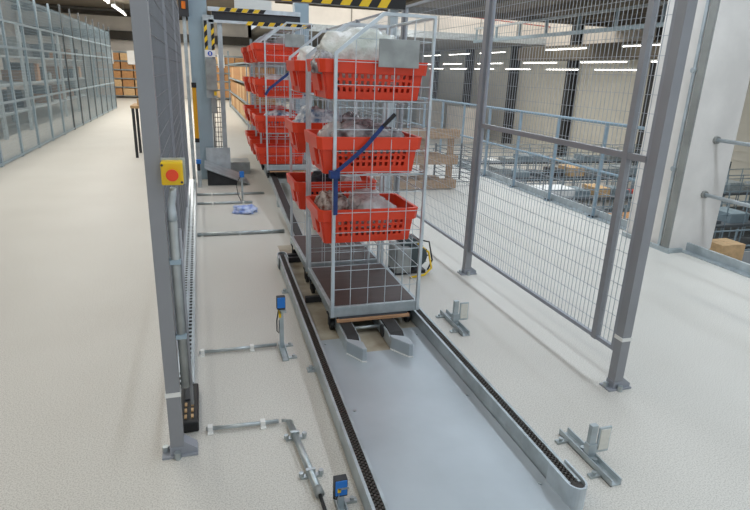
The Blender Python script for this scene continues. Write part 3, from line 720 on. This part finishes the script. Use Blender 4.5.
# tilted plates and small stand with the blue bag
t = thing('tilted_plate', 'tilted sheet steel plate on a wedge frame beside the far conveyor', 'steel plate', (0, 8.9, 0))
v = [(.03, .5, .33), (.02, -.06, .29), (.70, .02, .012), (.64, .52, .09)]
m = MB(); m.add([Vector(p) for p in v]+[Vector(p)-Vector((0, 0, .012)) for p in v], [(0, 1, 2, 3), (7, 6, 5, 4), (0, 4, 5, 1), (1, 5, 6, 2), (2, 6, 7, 3), (3, 7, 4, 0)]); m.build('plate', 'galv', t)
m = MB(); m.prism([(.06, 0), (.5, 0), (.5, .06), (.06, .24)], 1, .04, .4); m.build('wedge', 'dark', t)
o = bx(.06, .44, -.012, .012, 0, .52).build('upright_plate', 'galv_light'); o.location = (0, 9.445, 0); tag(o, 'upright pale steel plate standing behind the tilted plate', 'steel plate')
o = bx(-.17, .17, -.25, .25, 0, .2).build('steel_platform', 'galv'); o.location = (.62, 10.2, 0); tag(o, 'low galvanised platform beside the far carts', 'platform')
t = thing('sensor_post', 'thin sensor post with blue head rising beside the blue bag', 'sensor', (.5, 7.75, 0))
MB().tube([(0, 0, 0), (0, 0, .34)], .013, 8).build('post', 'zinc', t); bx(-.035, .035, -.035, .035, 0, .01).build('foot', 'zinc', t)
bx(-.03, .03, -.03, .03, .34, .42).build('head', 'sensor_blue', t, .006)
MB().tube([(-.02, 0, .35), (-.08, -.02, .25), (-.06, -.03, .1), (-.02, -.03, .01)], .005, 6).build('cable', 'black', t, 0, True)
for i, (x, y, h, lab) in enumerate(((-.06, 8.85, .42, 'short sensor post with blue head under the yellow light curtain'), (.06, 9.9, .55, 'rear sensor post with blue head beside the lift column'))):
    t = thing('sensor_post', lab, 'sensor', (x, y, 0))
    bx(-.03, .03, -.03, .03, 0, h*.6).build('post', 'galv', t); bx(-.02, .02, -.02, .02, h*.6, h*.85).build('bracket', 'dark', t); bx(-.035, .035, -.035, .035, h*.85, h).build('head', 'sensor_blue', t, .006)
blob('blue_plastic_bag', 'crumpled light blue plastic bag lying on the floor by the conveyor', (.47, 7.15, 0), (.14, .15, .06), 'blue_bag', 21, 'bag', 1.5)

# ---------------------------------------------------------------- pallet standing behind the mesh fence
t = thing('wooden_pallet', 'weathered wooden pallet standing on edge behind the mesh fence', 'pallet', (3.38, 8.2, 0))
bd = bx(-.55, .55, -.011, .011, -.07, .07).mesh('board', 'pallet_wood')
for z in (.09, .48, .89): inst('board', bd, t, (0, 0, z)); inst('board', bd, t, (0, .13, z))
bl = bx(-.06, .06, 0, .097, -.07, .07).mesh('block', 'pallet_wood')
for x in (-.46, 0, .46):
    bx(x-.06, x+.06, .108, .119, .02, .96).build('cross_board', 'pallet_wood', t)
    for z in (.09, .48, .89): inst('block', bl, t, (x, .011, z))
t = thing('wooden_pallet', 'second wooden pallet leaning behind the standing one', 'pallet', (3.2, 8.5, 0))
for z in (.09, .48, .85): inst('board', bd, t, (0, 0, z)); inst('board', bd, t, (0, .13, z))
for x in (-.46, 0, .46):
    for z in (.09, .48, .85): inst('block', bl, t, (x, .011, z))
t = thing('wire_basket', 'grey wire basket standing beside the pallets', 'basket', (4.15, 8.75, 0))
m = MB()
for k in range(9):
    m.wire((-.25, -.3, k*.075), (.25, -.3, k*.075), .006); m.wire((-.25, .3, k*.075), (.25, .3, k*.075), .006); m.wire((.25, -.3, k*.075), (.25, .3, k*.075), .006); m.wire((-.25, -.3, k*.075), (-.25, .3, k*.075), .006)
m.build('grid', 'rack_dark', t, kind='stuff')
for sx in (-1, 1):
    for sy in (-1, 1): bx(sx*.25-.012, sx*.25+.012, sy*.3-.012, sy*.3+.012, 0, .64).build('corner_post', 'rack_dark', t)

# ---------------------------------------------------------------- left aisle: tall mesh fence, racks, table
t = thing('aisle_fence', 'tall fine mesh fence with blue grey posts along the left aisle', 'fence', (-3.3, 6, 0))
pm = bx(-.02, .02, -.03, .03, 0, 3.05).mesh('post', 'blue_steel'); pm2 = bx(-.02, .02, -.03, .03, 0, 3.15).mesh('post', 'rack_dark')
for k in range(17):
    y = 1.25*k; inst('post', pm if y < 10.5 else pm2, t, (0, y, 0))
for z in (.02, 1.0, 1.95, 2.4): bx(-.015, .015, 0, 20, z, z+.04).build('rail', 'blue_steel', t)
mesh_wires(20, .03, 2.95, .035, .06, .0023).build('wire_mesh', 'blue_steel', t, kind='stuff')
def rack(label, loc, Lw, D_, hts, hp, m='rack_blue', group=None, rz=0):
    t = thing('shelving_rack', label, 'rack', loc, rz, group)
    for x in (0, Lw):
        for y in (0, D_): bx(x-.03, x+.03, y-.03, y+.03, 0, hp).build('upright', m, t)
    sm = bx(0, Lw, 0, D_, -.05, 0).mesh('shelf', m)
    for z in hts: inst('shelf', sm, t, (0, 0, z))
    return t
cbox = {}
CN = dict(box_card='brown cardboard', box_light='pale cardboard', goods_dark='dark', paper_white='white', rack_dark='dark grey', rack_blue='blue grey', galv='silver grey', galv_dull='light grey', goods_red='red', goods_blue='blue')
def goods(name, label, group, loc, size, m, cat='box', rz=0):
    key = m
    if key not in cbox:
        b_ = MB(); b_.box(-.5, .5, -.5, .5, 0, .97); b_.box(-.5, -.01, -.5, .5, .97, 1); b_.box(.01, .5, -.5, .5, .97, 1)
        cbox[key] = b_.mesh('box', m)
    o = bpy.data.objects.new(name, cbox[key]); COL.objects.link(o); o.location = loc; o.scale = size; o.rotation_euler = (0, 0, rz)
    return tag(o, label, cat, group)
for k in range(9):
    y = 6.2+2.2*k
    rack(f'blue grey shelving rack behind the aisle fence, {ORD[k]} from the camera', (-4.3, y, 0), 2.1, 1.0, (.55, 1.2, 1.85), 2.6, 'rack_light', 'racks behind the aisle fence', R_(90))
    for z in (.55, 1.2, 1.85):
        x = .15
        while x < 1.8:
            wd = rnd.uniform(.22, .5); hh = rnd.uniform(.2, .5); mm = rnd.choice(['box_card', 'rack_dark', 'goods_dark', 'paper_white', 'rack_dark', 'galv_dull', 'box_card' if k > 3 else 'rack_blue'])
            if rnd.random() < .75 and x+wd < 2:
                goods('storage_box', f'{CN[mm]} box on the {ORD[k]} rack behind the aisle fence', 'boxes behind the aisle fence', (-4.3-rnd.uniform(.3, .5), y+x+wd/2, z), (.5, wd*.9, hh), mm)
            x += wd+rnd.uniform(.05, .2)
for k, (x0, n, lab) in enumerate(((-5.2, 5, 'left end of the aisle'), (.75, 4, 'lift frame'))):
    rack(f'rack of cardboard boxes seen beyond the {lab}', (x0, 34, 0), n*.62+.1, .9, (.15, .6, 1.05, 1.5, 1.95, 2.4), 2.75)
    for zi, z in enumerate((.15, .6, 1.05, 1.5, 1.95)):
        for j in range(n):
            mm = rnd.choice(['box_card', 'box_card', 'box_light'])
            goods('cardboard_box', f'{CN[mm]} box, {ORD[j]} from left, {ORD[zi]} shelf up beyond the {lab}', f'cardboard boxes beyond the {lab}', (x0+.36+.62*j, 34.35+rnd.uniform(-.05, .05), z), (.56, .7, .36), mm)
for k, x in enumerate((-4.4, -3.35, 1.3)):
    o = bx(-.18, .18, 0, .01, 0, .7).build('aisle_sign', 'paper_white'); o.location = (x, 33.94, 1.75); tag(o, ('white paper sign on the end rack, left one', 'white paper sign on the end rack, right one', 'white paper sign on the box rack beyond the lift')[k], 'sign')
# racks that continue in the depth beyond the lift
rack('tall rack of boxes receding behind the lift frame', (2.2, 16, 0), 12, .8, (.15, .75, 1.35, 1.95), 2.5, 'rack_blue', None, R_(90))
for zi, z in enumerate((.15, .75, 1.35)):
    for j in range(16):
        mm = rnd.choice(['box_card', 'box_light'])
        goods('cardboard_box', f'{CN[mm]} box on the {names[zi]} shelf of the receding rack behind the lift', 'boxes on the receding rack', (1.75, 16.5+.72*j, z), (.6, .62, .45), mm)
t = thing('work_table', 'wooden topped table with dark legs at the left behind the fence post', 'table', (-.85, 12.3, 0))
bx(-.42, .42, -.4, .4, .95, 1.0).build('table_top', 'table_wood', t)
lg = bx(-.025, .025, -.025, .025, 0, .95).mesh('leg', 'dark')
for sx in (-1, 1):
    for sy in (-1, 1): inst('leg', lg, t, (sx*.38, sy*.36, 0))
goods('cardboard_box', 'small cardboard box lying on the work table', None, (-.9, 12.2, 1.0), (.5, .4, .12), 'box_light')

# ---------------------------------------------------------------- lower hall: racks and goods
for i in range(5):
    y = 5.6+i*2.7
    t = rack(f'grey metal shelving on the lower hall floor, {ORD[i]} row from the camera', (5.5 if i else 6.6, y, LZ), 10.6 if i else 9.5, .9, (.3, .9, 1.5), 1.9, 'rack_dark', 'shelves on the lower floor')
    m = MB()
    for k in range(22 if i else 19):
        m.box(.5*k-.01, .5*k+.01, .0, .02, .3, 2.0); m.box(.5*k-.01, .5*k+.01, .88, .9, .3, 2.0)
    for z in (1.7, 1.97): m.box(0, 10.6 if i else 9.5, 0, .015, z, z+.02); m.box(0, 10.6 if i else 9.5, .885, .9, z, z+.02)
    m.build('divider_bars', 'rack_blue', t, kind='stuff')
    for j in range(5 if i in (1, 2) else 0, 17):
        mm = rnd.choice(['rack_blue', 'galv_dull', 'goods_dark', 'paper_white', 'rack_dark', 'galv', 'rack_blue', 'galv_dull', 'goods_red', 'box_light'] if i else ['galv_dull', 'rack_dark', 'paper_white', 'goods_red', 'rack_blue', 'goods_dark', 'rack_blue'])
        goods('stored_item', f'{CN[mm]} item on the {ORD[i]} row of lower hall shelves', 'stored items on the lower shelves', ((5.8 if i else 6.9)+.6*j-(.1 if i else .02*j), y+.42, LZ+1.5), (rnd.uniform(.25, .52), .6, rnd.uniform(.06, .26)), mm, 'box')
for x, y, sx, sz, m, lab in ((6.4, 8.75, 1.5, .22, 'box_light', 'long pale timber crate on the second row of lower hall shelves'),
        (7.9, 8.75, 1.2, .16, 'box_card', 'flat brown wooden bundle on the second row of lower hall shelves'),
        (6.4, 11.45, 1.5, .2, 'box_card', 'brown wooden bundle on the third row of lower hall shelves'),
        (7.9, 11.45, 1.2, .2, 'paper_white', 'white wrapped bundle on the third row of lower hall shelves')):
    goods('timber_bundle', lab, None, (x, y, LZ+1.5), (sx, .6, sz), m, 'bundle')
goods('wooden_box', 'stacked pale wooden box just beyond the kick plate at right', None, (5.72, 4.7, -.25), (.34, .26, .3), 'box_light')
o = rack('low steel stand holding the pale wooden box', (5.45, 3.9, LZ), 3.2, 1.2, (.5, 1.2, 2.15), 2.15, 'rack_dark')
for j in range(7): goods('stored_item', ('dark red', 'blue', 'black', 'white', 'bright red', 'brown', 'dark grey')[j]+' parcel on the steel stand beyond the kick plate', 'parcels beyond the kick plate', (6.15+.36*j, 4.3+.25*(j % 2), LZ+2.15), (.25, .22, .1+.04*(j % 3)), ('goods_red', 'goods_blue', 'goods_dark', 'paper_white', 'goods_red', 'box_card', 'goods_dark')[j])
# white cabinets far in the hall
for i, (y, h) in enumerate(((36, 1.6), (42, 1.7))):
    t = thing('white_cabinet', ('pale cabinet standing before the hall wall, nearer one', 'pale cabinet standing before the hall wall, farther one')[i], 'cabinet', (17.4, y, LZ))
    bx(-.6, .6, -1.4, 1.4, 0, h+.6).build('body', 'white_wall', t); bx(-.63, -.6, -1.3, -.02, .1, h+.5).build('door', 'white_wall', t); bx(-.63, -.6, .02, 1.3, .1, h+.5).build('door', 'white_wall', t)
